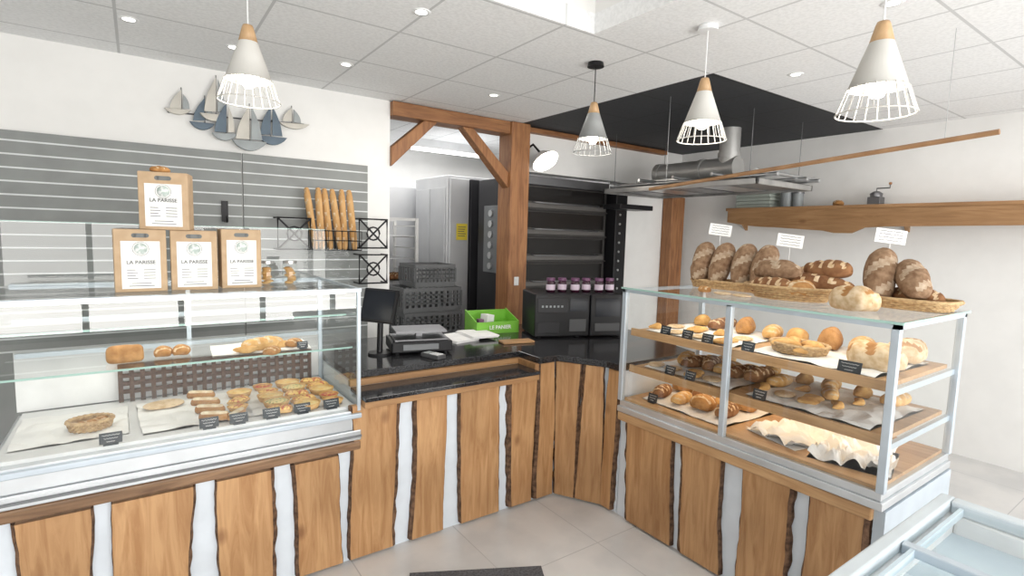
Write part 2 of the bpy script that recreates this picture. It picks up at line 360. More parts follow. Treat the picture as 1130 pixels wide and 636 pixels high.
B().box(-.55,.895,YF-.035,YF+.02,.595,.645).obj('bark_rail',railw,clc,True,bev=.01)
B().box(.9,2.0,2.735,2.765,.872,.905).obj('fascia',oakX,cl,True)
B().box(2.0,2.03,YF-.03,2.765,.83,.905).obj('end_cheek',oakX,cl,True)
B().box(.9,2.0,YF-.075,YF-.01,.815,.850).obj('ledge_trim',oakX,cl,True,bev=.004)
B().box(.9,2.0,2.50,2.735,.85,.872).obj('granite_ledge',granite,cl,True,bev=.004)
cc=thing('corner_counter','angled corner counter clad in live-edge oak planks','counter',(2.5,2.9,0))
B().prism([(2.032,YF),(2.2,YF),(XF,2.29),(XF,2.17),(3.05,2.17),(3.3,3.0),(3.3,3.6),(2.032,3.6)],2,0,.90).obj('counter_body',back_white,cc,True)
A=Vector((2.205,YF-.005));Bq=Vector((XF,2.29))
plank(cc,A.lerp(Bq,.03),A.lerp(Bq,.46),.015,.9,21); plank(cc,A.lerp(Bq,.53),A.lerp(Bq,.96),.015,.9,22)
plank(cc,(XF,2.275),(XF,2.185),.015,.9,23)
B().prism([(.905,2.76),(2.02,2.76),(2.02,2.54),(2.18,2.54),(2.335,2.27),(2.335,2.17),(3.07,2.17),(3.33,3.0),(3.33,3.62),(.905,3.62)],2,.905,.945).obj('granite_worktop',granite,label='polished black granite worktop on counter',cat='worktop',bev=.004)
cr=thing('display_counter','counter base clad in live-edge oak planks below glass case','counter',(2.7,1.4,0))
B().box(XF,3.1,.80,2.165,0,.62).obj('counter_body',back_white,cr,True)
for a,b,y,sd in ((691,741,520,31),(752,795,550,32),(816,869,570,33),(889,950,600,34)):
    y0=onX(a,y,XF-.03).y; y1=max(.81,onX(b,y,XF-.03).y); plank(cr,(XF,y0),(XF,y1),.015,.61,sd)
B().box(XF-.04,XF+.02,.80,2.165,.61,.663).obj('wood_rail',oakY,cr,True,bev=.008)
B().box(XF-.02,3.1,.76,.80,.0,.66).obj('end_panel',alud,cr,True)
# ---------------------------------------------------------------- left glass case
lc=thing('refrigerated_display_case','glass refrigerated pastry case with aluminium base','display case',(.22,2.9,.647))
x0,x1,y0,y1=-.48,.895,2.55,3.27
b=B(); b.box(x0,x1,y0,y1,.647,.70).box(x0,x1,y0+.01,y1,.70,.80); b.obj('base',alu,lc,True,bev=.005)
B().box(x0,x1,y0-.012,y0+.05,.765,.79).obj('front_rail',alud,lc,True,bev=.005)
B().box(x0,x1,y0-.008,y0+.02,.665,.675).obj('base_groove',greyp,lc,True)
B().box(x0+.02,x1-.02,y0+.05,y1-.03,.80,.815).obj('deck',whiteb,lc,True)
B().pane(x0+.012,x1-.012,y0+.012,y0+.012,.80,1.405).obj('front_glass',glass,lc,True)
B().pane(x1-.006,x1-.006,y0+.02,y1-.03,.80,1.405).obj('side_glass',glass,lc,True)
for bx in ((x1-.018,x1-.002,y0+.002,y0+.018,.80,1.41),(x1-.02,x1,y1-.03,y1,.80,1.41),(.2,.22,y1-.02,y1,.8,1.41)): B().box(*bx).obj('corner_post',alud,lc,True)
B().box(x0,x1,y1-.022,y1-.014,.82,1.1).obj('rear_panel',whiteb,lc,True)
for z,d in ((1.11,y0+.10),(1.265,y0+.2)):
    B().pane(x0+.01,x1-.012,d,y1-.05,z-.001,z-.001+0).obj('glass_shelf',glass,lc,True)
    B().box(x0+.01,x1-.012,d-.004,d,z-.008,z).obj('shelf_edge',glassg,lc,True)
    B().box(x0+.01,x1-.012,y1-.07,y1-.05,z-.03,z-.008).obj('shelf_bracket',alud,lc,True)
B().pane(x0,x1,y0,y1,1.415,1.415).obj('top_glass',glass,lc,True)
b=B(); b.box(x0,x1,y0-.003,y0+.012,1.402,1.418).box(x0,x1,y1-.02,y1,1.39,1.415).box(x1-.012,x1,y0,y1,1.402,1.418); b.obj('top_frame',alud,lc,True)
B().pane(x0,x1,y1-.11,y1-.11,1.415,1.70).obj('glass_guard',glass,lc,True)
B().pane(x1-.03,x1-.03,y0+.08,y1-.12,1.415,1.60).obj('glass_guard',glass,lc,True)
B().box(x0,x1,y1-.112,y1-.108,1.70,1.703).obj('guard_edge',glassg,lc,True)
B().box(x0+.02,x1-.05,y0+.1,y0+.12,1.385,1.40).obj('led_strip',ledm,lc,True)
wc=B()
for i in range(4): wc.box(-.10,.82,3.20,3.212,.86+i*.04,.88+i*.04)
for i in range(21): wc.box(-.10+i*.045,-.08+i*.045,3.196,3.204,.82,1.0)
wc.box(-.10,.82,3.19,3.214,.99,1.01)
wc.obj('lattice_tray',wickd,label='long dark brown lattice tray at back of pastry case',cat='tray')
# ---------------------------------------------------------------- right glass case
rc=thing('bread_display_case','glass bread display case with aluminium frame and wooden shelves','display case',(2.7,1.46,.665))
X0,X1,Y0,Y1=2.33,3.1,.765,2.165
B().box(X0,X1,Y0,Y1,.665,.70).box(X0+.01,X1,Y0+.01,Y1-.01,.70,.735).obj('base',alu,rc,True,bev=.004)
for (x,y) in ((X0,Y0),(X0,Y1-.03),(X1-.03,Y0),(X1-.03,Y1-.03)): B().box(x,x+.03,y,y+.03,.735,1.395).obj('frame_post',alud,rc,True,bev=.003)
B().box(X0,X0+.03,1.46,1.49,.735,1.395).obj('frame_post',alud,rc,True,bev=.003)
B().box(X0,X0+.025,Y0,Y1,1.385,1.405).box(X1-.02,X1,Y0,Y1,1.385,1.405).box(X0,X1,Y0,Y0+.025,1.385,1.405).box(X0,X1,Y1-.02,Y1,1.385,1.405).obj('top_frame',alud,rc,True)
B().pane(X0-.01,X1,Y0-.01,Y1,1.415,1.415).obj('top_glass',glass,rc,True)
B().box(X0-.013,X0-.01,Y0-.01,Y1,1.405,1.415).box(X0-.01,X1,Y0-.013,Y0-.01,1.405,1.415).obj('glass_edge',glassg,rc,True)
B().pane(X0+.01,X0+.01,Y0+.03,1.46,.735,1.385).obj('front_glass',glass,rc,True)
B().pane(X0+.01,X0+.01,1.49,Y1-.03,.735,1.385).obj('front_glass',glass,rc,True)
B().pane(X0+.03,X1-.03,Y0+.012,Y0+.012,.735,1.385).obj('side_glass',glass,rc,True)
for z in (1.16,.94):
    B().box(X0+.06,X1-.05,Y0+.04,Y1-.04,z-.018,z).obj('shelf',oakY,rc,True)
    B().box(X0+.045,X0+.06,Y0+.04,Y1-.04,z-.03,z+.012).obj('shelf_lip',oakY,rc,True)
    B().box(X0+.03,X1-.03,Y0+.016,Y0+.034,z-.045,z-.02).obj('shelf_bracket',alud,rc,True)
B().box(X0+.03,X1-.03,Y0+.03,Y1-.03,.735,.75).obj('deck',oakY,rc,True)
# ---------------------------------------------------------------- bakery goods
MB={}
def proto(key):
    if key in MB: return MB[key]
    b=B(); K=26*18
    if key=='seeded': b.bread(.26,.125,.10,2,2.5,seed=1,bump=.05); ms=[seedm,seedf]
    elif key=='country': b.bread(.22,.15,.115,2,3.6,seed=21,bump=.08); ms=[flour,crust]
    elif key=='darkloaf': b.bread(.27,.12,.10,5,2.6,seed=2); ms=[crustd,flour]
    elif key=='boule': b.bread(.22,.20,.12,3,2.2,seed=3); ms=[crust,flour]
    elif key=='batard': b.bread(.28,.12,.085,4,2.4,seed=4); ms=[crustl,flour]
    elif key=='longloaf': b.bread(.34,.10,.08,5,2.5,seed=5); ms=[crustd,flour]
    elif key=='roll': b.bread(.14,.09,.055,3,2.3,seed=6); ms=[crust,flour]
    elif key=='brioche': b.bread(.17,.11,.08,0,3.0,seed=7,bump=.14); ms=[crustl]
    elif key=='tin': b.bread(.20,.11,.11,0,5,seed=8,bump=.06); ms=[crust]
    elif key=='baguette': b.bread(.55,.065,.055,5,4,seed=9); ms=[crustb,flour]
    elif key=='croissant': b.bread(.16,.065,.05,0,1.7,bend=.22,lam=4,seed=10); ms=[crustl]
    elif key=='flat': b.bread(.17,.13,.02,0,2.3,seed=11,bump=.03); ms=[flour]
    elif key=='focaccia': b.bread(.20,.13,.03,0,5,seed=14,bump=.10); ms=[crustl]
    elif key=='eclair': b.bread(.13,.042,.035,0,4,seed=12); b.bread(.115,.03,.014,0,4,seed=2,c=(0,0,.026)); b.m=[0]*K+[1]*K; ms=[crust,icing]
    elif key in ('tart','berry'):
        b.lathe([(0,0),(.04,0),(.052,.022),(.047,.022),(.044,.015)],n=20,m=0); b.lathe([(0,.023),(.03,.022),(.045,.015)],n=20,m=1); ms=[crustl,tomato if key=='tart' else berry]
    elif key in ('quiche','herbquiche'):
        b.lathe([(0,0),(.055,0),(.066,.028),(.060,.028),(.057,.02)],n=22,m=0); b.lathe([(0,.029),(.04,.027),(.058,.02)],n=22,m=1); ms=[crustl,cream if key=='quiche' else herb]
    elif key=='slice':
        b.bread(.12,.085,.022,0,5,seed=4); b.bread(.105,.07,.014,0,5,seed=6,c=(0,0,.014)); b.m=[0]*K+[1]*K; ms=[crustl,tomato]
    MB[key]=b.mesh(key,ms,Vector((0,0,0))); return MB[key]
NM={'seeded':('bread_loaf','dark seeded loaf dusted with flour','bread'),'country':('bread_loaf','squarish pale floury country loaf','bread'),'darkloaf':('bread_loaf','dark crusty loaf with floured slashes','bread'),
'boule':('bread_loaf','round country loaf with floured slashes','bread'),'batard':('bread_loaf','golden oval loaf with slashes','bread'),
'longloaf':('bread_loaf','long dark loaf with floured slashes','bread'),'roll':('bread_roll','small crusty bread roll','bread roll'),
'brioche':('brioche','golden brown brioche loaf','pastry'),'tin':('tin_loaf','brown tin-baked bread loaf','bread'),
'baguette':('baguette','golden baguette with pale slashes','baguette'),'croissant':('croissant','golden curved croissant','pastry'),
'flat':('flat_pastry','pale flat sugared pastry','pastry'),'focaccia':('flat_bread','flat rectangular golden bread','bread'),'eclair':('eclair','long choux eclair with pale icing','pastry'),
'tart':('tartlet','small round tartlet with tomato filling','tartlet'),'berry':('tartlet','small round tartlet with red berries','tartlet'),
'quiche':('quiche','round quiche with golden cheese filling','quiche'),'herbquiche':('quiche','round quiche with green herb filling','quiche'),
'slice':('pizza_slice','square pizza slice with tomato topping','pizza')}
def bread(key,loc,rz=0,where='in glass case',tilt=(0,0),sc=1,group=None):
    n,l,c=NM[key]; me=proto(key); o=bpy.data.objects.new(n,me); S.collection.objects.link(o); o.location=loc; o.rotation_euler=(tilt[0],tilt[1],rz); o.scale=(sc,)*3
    o['label']=l+' '+where; o['category']=c
    if group: o['group']=group
    return o
def rect(x0,x1,y0,y1,z,label,rz=0,th=.003,crump=0,fq=9):
    b=B(); n=30; w=(x1-x0)/2; h=(y1-y0)/2; vs=[]
    for i in range(n+1):
        for j in range(n+1):
            x=-w+2*w*i/n; y=-h+2*h*j/n
            e=noise.noise(Vector((x*6,y*6,3)))*crump*.8
            vs.append((x+e,y+e,th+crump*(1-abs(1-2*abs(noise.noise(Vector((x*fq,y*fq,w*9))))))))
    fs=[(i*(n+1)+j,i*(n+1)+j+1,(i+1)*(n+1)+j+1,(i+1)*(n+1)+j) for i in range(n) for j in range(n)]
    b.add(vs,fs,0,False); b.add([(v[0],v[1],0) for v in (vs[0],vs[n],vs[-1],vs[-1-n])],[(0,1,2,3)])
    b.obj('paper_sheet',paper,label=label,cat='paper',loc=((x0+x1)/2,(y0+y1)/2,z),rot=(0,0,rz))
def tag(loc,rz,w=.075,h=.05,lean=-.25):
    t=thing('price_card','small black price card with white handwriting','price card',loc,rz,'price cards')
    B().box(-w/2,w/2,-.002,.002,.004,h).obj('card',slate,t,loc=(0,0,0),rot=(lean,0,0))
    B().box(-w/3,w/3,-.012,.014,0,.006).obj('foot',slate,t,loc=(0,0,0))
    b=B()
    for r in range(3):
        zz_=h*(.78-.26*r); n=14; ww=w*(.38,.30,.18)[r]
        b.tube([(-ww+2*ww*i/n,-.0028,zz_+math.sin(i*2.3+r)*h*.05) for i in range(n+1)],.0009,4)
    b.obj('handwriting',paper,t,loc=(0,0,0),rot=(lean,0,0))
D=.815
rect(-.02,.40,2.66,3.12,D,'white baking paper under pastries',.05,crump=.01); rect(.43,.84,2.66,3.15,D,'white baking paper under tartlets',-.03,crump=.004)
rect(-.44,-.06,2.70,3.12,D,'white baking paper lining case deck',.02,crump=.008)
D+=.006
p=onZ(181,449,D); bread('flat',(p.x,p.y,D+.004),.2)
for i in range(4):
    p=onZ(222+i*5,440+i*8,D); bread('eclair',(p.x,p.y,D+.003),-.45,group='eclairs')
kk=['slice','quiche','tart','herbquiche','slice','berry','quiche']
n_=0
for r in range(5):
    for c_ in range(3):
        y=2.67+r*.106; x=.535+c_*.128+.008*(r%2)
        bread(kk[n_%7],(x,y,D),.35*((r+c_)%3)-.3,group='savoury pastries',sc=.98); n_+=1
for i in range(4): bread(('eclair','tart','slice','quiche')[i],(.35+.02*i,2.67+.115*i,D+.004),.9,group='savoury pastries',sc=.9)
B().basket(.15,.12,.045,5).obj('wicker_basket',wick,label='small round wicker basket in pastry case',cat='basket',loc=(-.19,2.84,D))
for i in range(3): bread('roll',(-.21+.03*i,2.82+.02*i,D+.008),.8*i,'in small wicker basket',sc=.6,group='rolls in small basket')
for a,c in ((122,480),(231,470),(264,465),(300,459),(334,454),(366,449)):
    p=onY(a,c,2.605); tag((p.x,2.605,.8155),0,.075,.048)
rect(.27,.70,2.70,2.95,1.11,'white paper under pastries on glass shelf',-.05,crump=.006)
for i,(a,c,q_) in enumerate(((272,388,'croissant'),(290,384,'batard'),(309,382,'croissant'),(324,381,'roll'),(300,390,'roll'))):
    p=onZ(a,c+1,1.116); bread(q_,(p.x,p.y,1.116),.2*i,'on glass shelf',sc=.7)
tg=onZ(331,383,1.11); tag((tg.x,2.70,1.113),0,.05,.035)
p=onZ(138,402,1.11); bread('tin',(p.x,p.y+.05,1.11),.1,'on glass shelf',sc=.66)
p=onZ(190,396,1.11)
for i in range(2): bread('roll',(p.x-.03+.07*i,p.y+.08,1.11),1.4,'on glass shelf',sc=.8,group='rolls on glass shelf')
# ---- right case fill
for z in (1.16,.94):
    rect(2.45,3.0,1.52,2.08,z,'white paper liner on wooden bread shelf',.02,crump=.008); rect(2.44,2.98,.86,1.42,z,'white paper liner on wooden bread shelf',-.03,crump=.012)
rect(2.44,2.80,.84,1.14,.75,'crumpled white paper on case floor',.25,crump=.06,fq=14); rect(2.46,2.85,1.12,1.40,.752,'folded white cloth paper on case floor',-.2,crump=.04,fq=11); rect(2.42,2.98,1.5,2.05,.75,'white paper on case floor',-.04,crump=.01)
def fill(keys,xs_,ys_,z,rz,sc,grp,jit=.3,where='on wooden shelf'):
    i=0
    for x in xs_:
        for y in ys_:
            bread(keys[i%len(keys)],(x+random.uniform(-.008,.008),y+random.uniform(-.01,.01),z),rz+random.uniform(-jit,jit),where,sc=sc,group=grp); i+=1
def rng(a,b,n): return [a+(b-a)*i/(n-1) for i in range(n)]
z=1.168
fill(['focaccia','flat','flat','croissant'],[2.52],rng(1.60,2.05,4),z,.2,.72,'small pastries on upper shelf')
fill(['flat','croissant','focaccia'],[2.68],rng(1.60,2.03,4),z,.2,.75,'small pastries on upper shelf')
fill(['batard','tin','longloaf','brioche'],[2.91],rng(1.57,2.02,4),z,.1,.82,'loaves on upper shelf')
fill(['country','batard','tin','brioche'],[2.90],rng(.93,1.42,4),z,.3,.95,'large loaves on upper shelf')
fill(['country'],[2.61],[.93],z,1.2,1.0,'large loaves on upper shelf')
q=Vector((2.62,1.27,z)); B().basket(.26,.20,.05,5).obj('wicker_basket',wick,label='oval wicker basket of croissants on shelf',cat='basket',loc=q,rot=(0,0,R90))
for i in range(6): bread('croissant',(q.x-.05+.05*(i%3),q.y-.05+.09*(i//3),z+.012+.014*(i%2)),.7*i,'in wicker basket',sc=.85,group='croissants in wicker basket')
z=.948
fill(['flat','focaccia','flat'],[2.52],rng(1.66,2.05,4),z,.2,.72,'flat breads on middle shelf')
fill(['darkloaf','longloaf','batard'],[2.74],rng(1.53,2.0,6),z,.15,.78,'loaves on middle shelf')
fill(['batard','focaccia'],[2.93],rng(1.56,2.0,4),z,.15,.72,'loaves on middle shelf')
fill(['croissant','focaccia','flat'],[2.60],rng(1.08,1.42,4),z,.2,.72,'pastries on middle shelf')
fill(['croissant','batard'],[2.76],rng(1.05,1.42,4),z,.2,.66,'pastries on middle shelf')
fill(['batard','brioche'],[2.93],rng(.95,1.38,4),z,.1,.7,'golden loaves on middle shelf')
z=.762
fill(['darkloaf','boule','batard'],[2.56,2.76],rng(1.60,2.02,4),z,.1,.68,'loaves on case floor',where='on case floor')
fill(['batard','focaccia'],[2.93],rng(1.0,1.40,4),z,.1,.75,'golden loaves on case floor',where='on case floor')
for a,c,zb in ((733,368,1.16),(757,373,1.16),(779,380,1.16),(935,417,1.16),(738,413,.94),(760,420,.94),(836,446,.94),(718,455,.75),(825,372,1.16)):
    p=onX(a,c,2.41); w=.09 if a==935 else .065; tag((2.415,p.y,zb+.0031),-R90,w,.052)
# ---- on top of the right case
ZT=1.4155
pt=onX(806,306,2.85); B().basket(.44,.17,.05,5,sq=5,flare=.06).obj('wicker_basket',wick,label='long rectangular wicker basket holding seeded loaves',cat='basket',loc=(2.87,pt.y+.02,ZT),rot=(0,0,R90))
for i,a in enumerate((776,796,817,838)):
    p=onX(a,300,2.87); bread('seeded',(2.89,p.y,ZT+.135),(.1,-.08,.05,-.1)[i],'standing in basket',tilt=(.3*i,-1.15),sc=1.02,group='seeded loaves in basket')
    if i<3:
        p=onX(a+10,318,2.66); bread('flat' if i else 'roll',(2.56,p.y-.02,ZT),1.2,'on glass case top',sc=.62)
p=onX(872,318,2.70); p=Vector((2.70,p.y,ZT))
B().basket(.44,.28,.07,6,flare=.25).obj('wicker_basket',wick,label='large oval wicker basket heaped with loaves',cat='basket',loc=p,rot=(0,0,R90+.1))
bread('darkloaf',(p.x+.05,p.y+.09,ZT+.02),1.2,'in large wicker basket'); bread('darkloaf',(p.x-.06,p.y+.06,ZT+.02),1.5,'in large wicker basket',sc=.9)
bread('seeded',(p.x+.02,p.y+.08,ZT+.095),1.45,'in large wicker basket',sc=1.0)
bread('longloaf',(p.x+.04,p.y-.10,ZT+.055),1.75,'in large wicker basket',tilt=(0,-.08),sc=1.0)
bread('boule',(p.x-.04,p.y-.07,ZT+.02),.4,'in large wicker basket',sc=.72)
bread('darkloaf',(p.x+.10,p.y-.12,ZT+.11),1.4,'in large wicker basket',tilt=(0,.1),sc=.95)
p=onX(942,330,2.56); bread('country',(2.56,p.y,ZT),1.1,'on glass case top',sc=.95)
pb=onX(1002,326,2.90); B().basket(.38,.24,.05,5,flare=.15,sq=3).obj('wicker_basket',wick,label='wicker basket with tall seeded loaf',cat='basket',loc=(2.90,pb.y,ZT),rot=(0,0,R90))
pp=onX(969,318,2.90); bread('seeded',(2.92,pp.y,ZT+.125),.3,'standing in wicker basket',tilt=(0,-1.0),sc=1.08)
bread('seeded',(2.90,pp.y-.13,ZT+.10),.6,'leaning in wicker basket',tilt=(0,-.55),sc=1.0); bread('darkloaf',(2.90,pp.y-.15,ZT+.01),1.3,'in wicker basket',sc=.9)
def bigtag(px,py,X,rz=-R90):
    p=onX(px,py,X); t=thing('sign_card','white handwritten card on thin stick above loaves','sign',(X,p.y,ZT),rz+.6,'handwritten sign cards')
    h=p.z-ZT
    B().cyl((0,.004,0),(0,.004,h),.0025,n=8).obj('stick',whitep,t,loc=(0,0,0))
    B().cyl((0,.004,0),(0,.004,.006),.025,n=16).obj('foot',whitep,t,loc=(0,0,0))
    B().box(-.065,.065,-.0015,.0015,-.035,.035).obj('card',paper,t,loc=(0,0,h),rot=(-.15,.12,0))
    b=B()
    for r in range(4):
        n=14; ww=.05; b.tube([(-ww+2*ww*i/n,-.0022,.024-.015*r+math.sin(i*2.3+r)*.002) for i in range(n+1)],.0012,4)
    b.obj('handwriting',greyd,t,loc=(0,0,h),rot=(-.15,.12,0))
bigtag(795,254,2.99); bigtag(872,266,2.93); bigtag(983,261,3.02)
# ---------------------------------------------------------------- kraft boxes on left case
def kbox(loc,rz,w=.185,h=.265,d=.11):
    t=thing('kraft_box','kraft cardboard carry box with white printed label','box',loc,rz,'kraft boxes')
    B().box(-w/2,w/2,-d/2,d/2,0,h).obj('carton',kraft,t,bev=.004)
    B().cyl((-.022,-d/2-.0016,h-.026),(-.022,-d/2-.0004,h-.026),.009,n=14).cyl((.022,-d/2-.0016,h-.026),(.022,-d/2-.0004,h-.026),.009,n=14).box(-.022,.022,-d/2-.0016,-d/2-.0004,h-.035,h-.017).obj('handle_slot',inkg,t)
    B().box(-w*.37,w*.37,-d/2-.002,-d/2-.0003,.014,h-.05).obj('label_panel',paper,t)
    text('LA PARISSE',.021,inkg,t,(0,-d/2-.003,.125),(R90,0,0),bold=.0004)
    B().lathe([(0,.0),(.024,.0),(.024,.001),(0,.001)],n=20).obj('emblem',emb,t,loc=(0,-d/2-.0022,h-.082),rot=(R90,0,0))
    b=B()
    b.tube([(.029*math.cos(i*.2618),-d/2-.003,h-.082+.029*math.sin(i*.2618)) for i in range(24)],.0008,4,0,True)
    for i in range(4): b.box(.008,.05,-d/2-.003,-d/2-.002,.056+i*.012,.059+i*.012)
    for i in range(4): b.box(-.05,-.012-.008*(i%2),-d/2-.003,-d/2-.002,.056+i*.012,.059+i*.012)
    for i in range(2): b.box(-.045+.01*i,.045-.01*i,-d/2-.003,-d/2-.002,.024+.011*i,.027+.011*i)
    b.obj('small_print',inkg,t)
ZL=1.4155
q=onY(156,318,2.80); kbox((q.x,2.80,ZL),.05)
q=onY(215,318,2.81); kbox((q.x,2.81,ZL),-.03,w=.18)
q=onY(263,318,2.83); kbox((q.x+.008,2.83,ZL),.04,w=.17,h=.275)
q=onY(185,250,2.80); kbox((q.x,2.80,ZL+.2655),-.25,h=.245)
bread('roll',(q.x-.02,2.81,ZL+.511),.2,'on top of kraft box',sc=.55)
for a in (295,320):
    q=onY(a,312,2.95); t=thing('storage_jar','glass jar of small biscuits on case top','jar',(q.x,2.95,ZL),0,'biscuit jars')
    B().lathe([(.035,.002),(.038,.01),(.038,.09),(.032,.1),(.032,.104)],n=24).obj('jar_glass',glass,t,loc=(0,0,0))
    B().cyl((0,0,.104),(0,0,.118),.034,n=24).obj('lid',steel,t,loc=(0,0,0))
    b=B(); 
    for i in range(9): b.bread(.045,.04,.014,0,2,seed=i,N=8,M=8,c=(random.uniform(-.010,.010),random.uniform(-.010,.010),.0+.009*i))
    b.obj('biscuits',crustl,t,loc=(0,0,0))
# ---------------------------------------------------------------- wall racks, baguettes
def ironrack(px,py,s=.17):
    q=onY(px,py,YW-.15); t=thing('wrought_rack','black wrought iron rack with ring and cross','rack',(q.x,YW-.03,q.z),0,'iron racks')
    b=B(); a=s/2
    b.tube([(-a,-.12,-a),(a,-.12,-a),(a,-.12,a),(-a,-.12,a)],.009,6,0,True)
    b.tube([(-a,-.12,-a),(a,-.12,a)],.007,6); b.tube([(-a,-.12,a),(a,-.12,-a)],.007,6)
    b.tube([(math.cos(i*.5236)*a*.45,-.12,math.sin(i*.5236)*a*.45) for i in range(12)],.007,6,0,True)
    for k_ in (-1,1): b.tube([(k_*a,-.12,a),(k_*a,.005,a)],.006,6); b.tube([(k_*a,-.12,-a),(k_*a,.005,-a)],.006,6)
    b.obj('frame',blackm,t,loc=(0,0,0))
ironrack(412,258,.22); ironrack(412,297,.22); ironrack(325,258,.22)
bx0=onY(345,270,YW-.14).x; bx1=onY(396,270,YW-.14).x; zb=onY(370,276,YW-.14).z
t=thing('wire_basket','black wire basket on slat wall holding baguettes','basket',((bx0+bx1)/2,YW-.02,zb))
b=B()
for zq in (0,.07,.14): b.tube([(bx0,YW-.20,zb+zq),(bx1,YW-.20,zb+zq),(bx1,YW-.03,zb+zq),(bx0,YW-.03,zb+zq)],.004,6,0,True)
for i in range(8):
    x=bx0+(bx1-bx0)*i/7; b.tube([(x,YW-.20,zb+.14),(x,YW-.20,zb),(x,YW-.03,zb),(x,YW-.03,zb+.14)],.003,5)
for i in range(5):
    y=YW-.20+.17*i/4; b.tube([(bx0,y,zb),(bx1,y,zb)],.003,5)
b.obj('wire_frame',blackm,t,True)
for i in range(6):
    x=bx0+.045+(bx1-bx0-.05)*i/5; o=bread('baguette',(x-.03,YW-.12-.02*(i%2),zb+.225),0,'standing in wire basket',sc=.82,group='baguettes in wire basket')
    o.rotation_euler=(0,-R90-.14+.04*((i*2)%3),0)
q=onY(248,235,YW-.02); b=B(); b.tube([(q.x,YW-.022,q.z+.08),(q.x,YW-.022,q.z-.06),(q.x,YW-.12,q.z-.06),(q.x,YW-.12,q.z-.02)],.008,6); b.box(q.x-.02,q.x+.02,YW-.032,YW-.0215,q.z-.06,q.z+.08); b.obj('wall_hook',blackm,label='black metal hook bracket on slat wall',cat='hook')
# ---------------------------------------------------------------- boats
sc=thing('wall_sculpture','metal wall decoration of small sailing boats','wall decoration',(onY(260,130,YW).x,YW,onY(260,130,YW).z))
def W2(px,py): q=onY(px,py,YW-.03); return q.x,q.z
def curved(poly,n=7,bulge=5):
    (tx,ty),(ax,ay),(bx,by)=poly
    out=[(tx,ty),(ax,ay)]
    out.append((bx,by)); 
    sgn=1 if bx>ax else -1
    for i in range(1,n):
        f=i/n; out.append((bx+(tx-bx)*f+sgn*bulge*math.sin(math.pi*f),by+(ty-by)*f))
    return out
def boat(sails,hull,ms,y=YW-.03,mh=None):
    (ax,ay),(bx,by),dp=hull
    pts=[(ax,ay)]+[(ax+(bx-ax)*f,ay+(by-ay)*f+dp*math.sin(math.pi*f)**.7) for f in [i/10 for i in range(1,10)]]+[(bx,by)]
    hp=[W2(*h) for h in pts]
    par=B().prism(hp,1,y-.016,y+.012).obj('boat_hull',mh or ms[0],sc,True,bev=.002)
    for i,s in enumerate(sails):
        B().prism([W2(*h) for h in curved(s,bulge=3 if i==0 else 2)],1,y-.004-.003*i,y+.004-.003*i).obj('sail',ms[i%len(ms)],par,True,bev=.001)
    tp=W2(*sails[0][0]); bp=W2(*sails[0][1]); B().tube([(tp[0],y+.006,tp[1]+.015),(bp[0],y+.006,bp[1]-.02)],.003,5).obj('mast',greyd,par,True)
boat([[(200,99),(200,120),(187,120)],[(202,104),(202,120),(209,120)]],((181,119),(211,122),6),[beige,seam])
boat([[(226,108),(226,133),(213,133)],[(228,112),(228,133),(235,134)]],((209,134),(237,137),8),[bluem,seam])
boat([[(238,86),(238,124),(225,123)],[(240,88),(240,124),(248,125)]],((220,125),(250,128),8),[beige,seam],y=YW-.045)
boat([[(249,115),(249,147),(236,146)],[(251,118),(251,147),(258,147)]],((233,147),(261,149),8),[bluem,beige],y=YW-.06,mh=seam)
boat([[(274,118),(274,155),(259,154)],[(276,119),(276,155),(288,156)]],((255,155),(293,158),11),[beige,seam],y=YW-.075,mh=seam)
boat([[(298,118),(298,149),(287,149)],[(300,118),(300,150),(311,151)]],((284,150),(316,153),9),[bluem,bluem],y=YW-.045,mh=bluem)
boat([[(322,119),(322,134),(312,134)],[(324,121),(324,135),(332,136)]],((308,135),(341,138),6),[beige,seam])
b=B(); a_=W2(185,123); c_=W2(336,137); b.tube([(a_[0],YW-.012,a_[1]),(c_[0],YW-.012,c_[1])],.005,6)
for hx,hy in ((215,125),(300,133)): e=W2(hx,hy); b.tube([(e[0],YW-.03,e[1]),(e[0],YW,e[1])],.005,6)
b.obj('support_rod',greyd,sc,True)
# ---------------------------------------------------------------- pendants
def pendant(x,y,zb,shade,lab,dark=False,R=.116):
    h=.295; t=thing('pendant_lamp',lab,'pendant lamp',(x,y,ZC),0)
    cm=blackp if dark else whitep
    def P(b,n,mt): return b.obj(n,mt,t,loc=(0,0,0))
    z=zb-ZC; zs=.082; fr=(h-.065-zs)/(h-.065)
    P(B().cyl((0,0,-.001),(0,0,-.025),.045,.05,n=24),'canopy',cm)
    P(B().cyl((0,0,-.02),(0,0,z+h),.003,n=8),'cord',cm)
    P(B().lathe([(0,z+h),(.018,z+h),(.022,z+h-.01),(.036,z+h-.065),(0,z+h-.065)],n=24),'wooden_cap',palew)
    rm=.036+(R-.036)*fr
    P(B().lathe([(.036,z+h-.065),(rm,z+zs),(rm-.002,z+zs+.001),(.033,z+h-.066)],n=36),'lamp_shade',shade)
    b=B()
    for i in range(20):
        t_=2*math.pi*i/20; b.tube([(rm*math.cos(t_),rm*math.sin(t_),z+zs+.004),(R*math.cos(t_),R*math.sin(t_),z)],.002,5)
    b.tube([(R*math.cos(i*.1745),R*math.sin(i*.1745),z) for i in range(36)],.0028,5,0,True); P(b,'wire_cage',shade)
    P(B().lathe([(0,z+.16),(.012,z+.16),(.016,z+.13),(.03,z+.095),(.03,z+.075),(.018,z+.055),(0,z+.05)],n=20),'bulb',bulb)
    l=bpy.data.lights.new('pendant_light','POINT'); l.energy=2; l.color=(1,.93,.82); l.shadow_soft_size=.03; o=bpy.data.objects.new('pendant_light',l); S.collection.objects.link(o); o.location=(x,y,zb+.02)
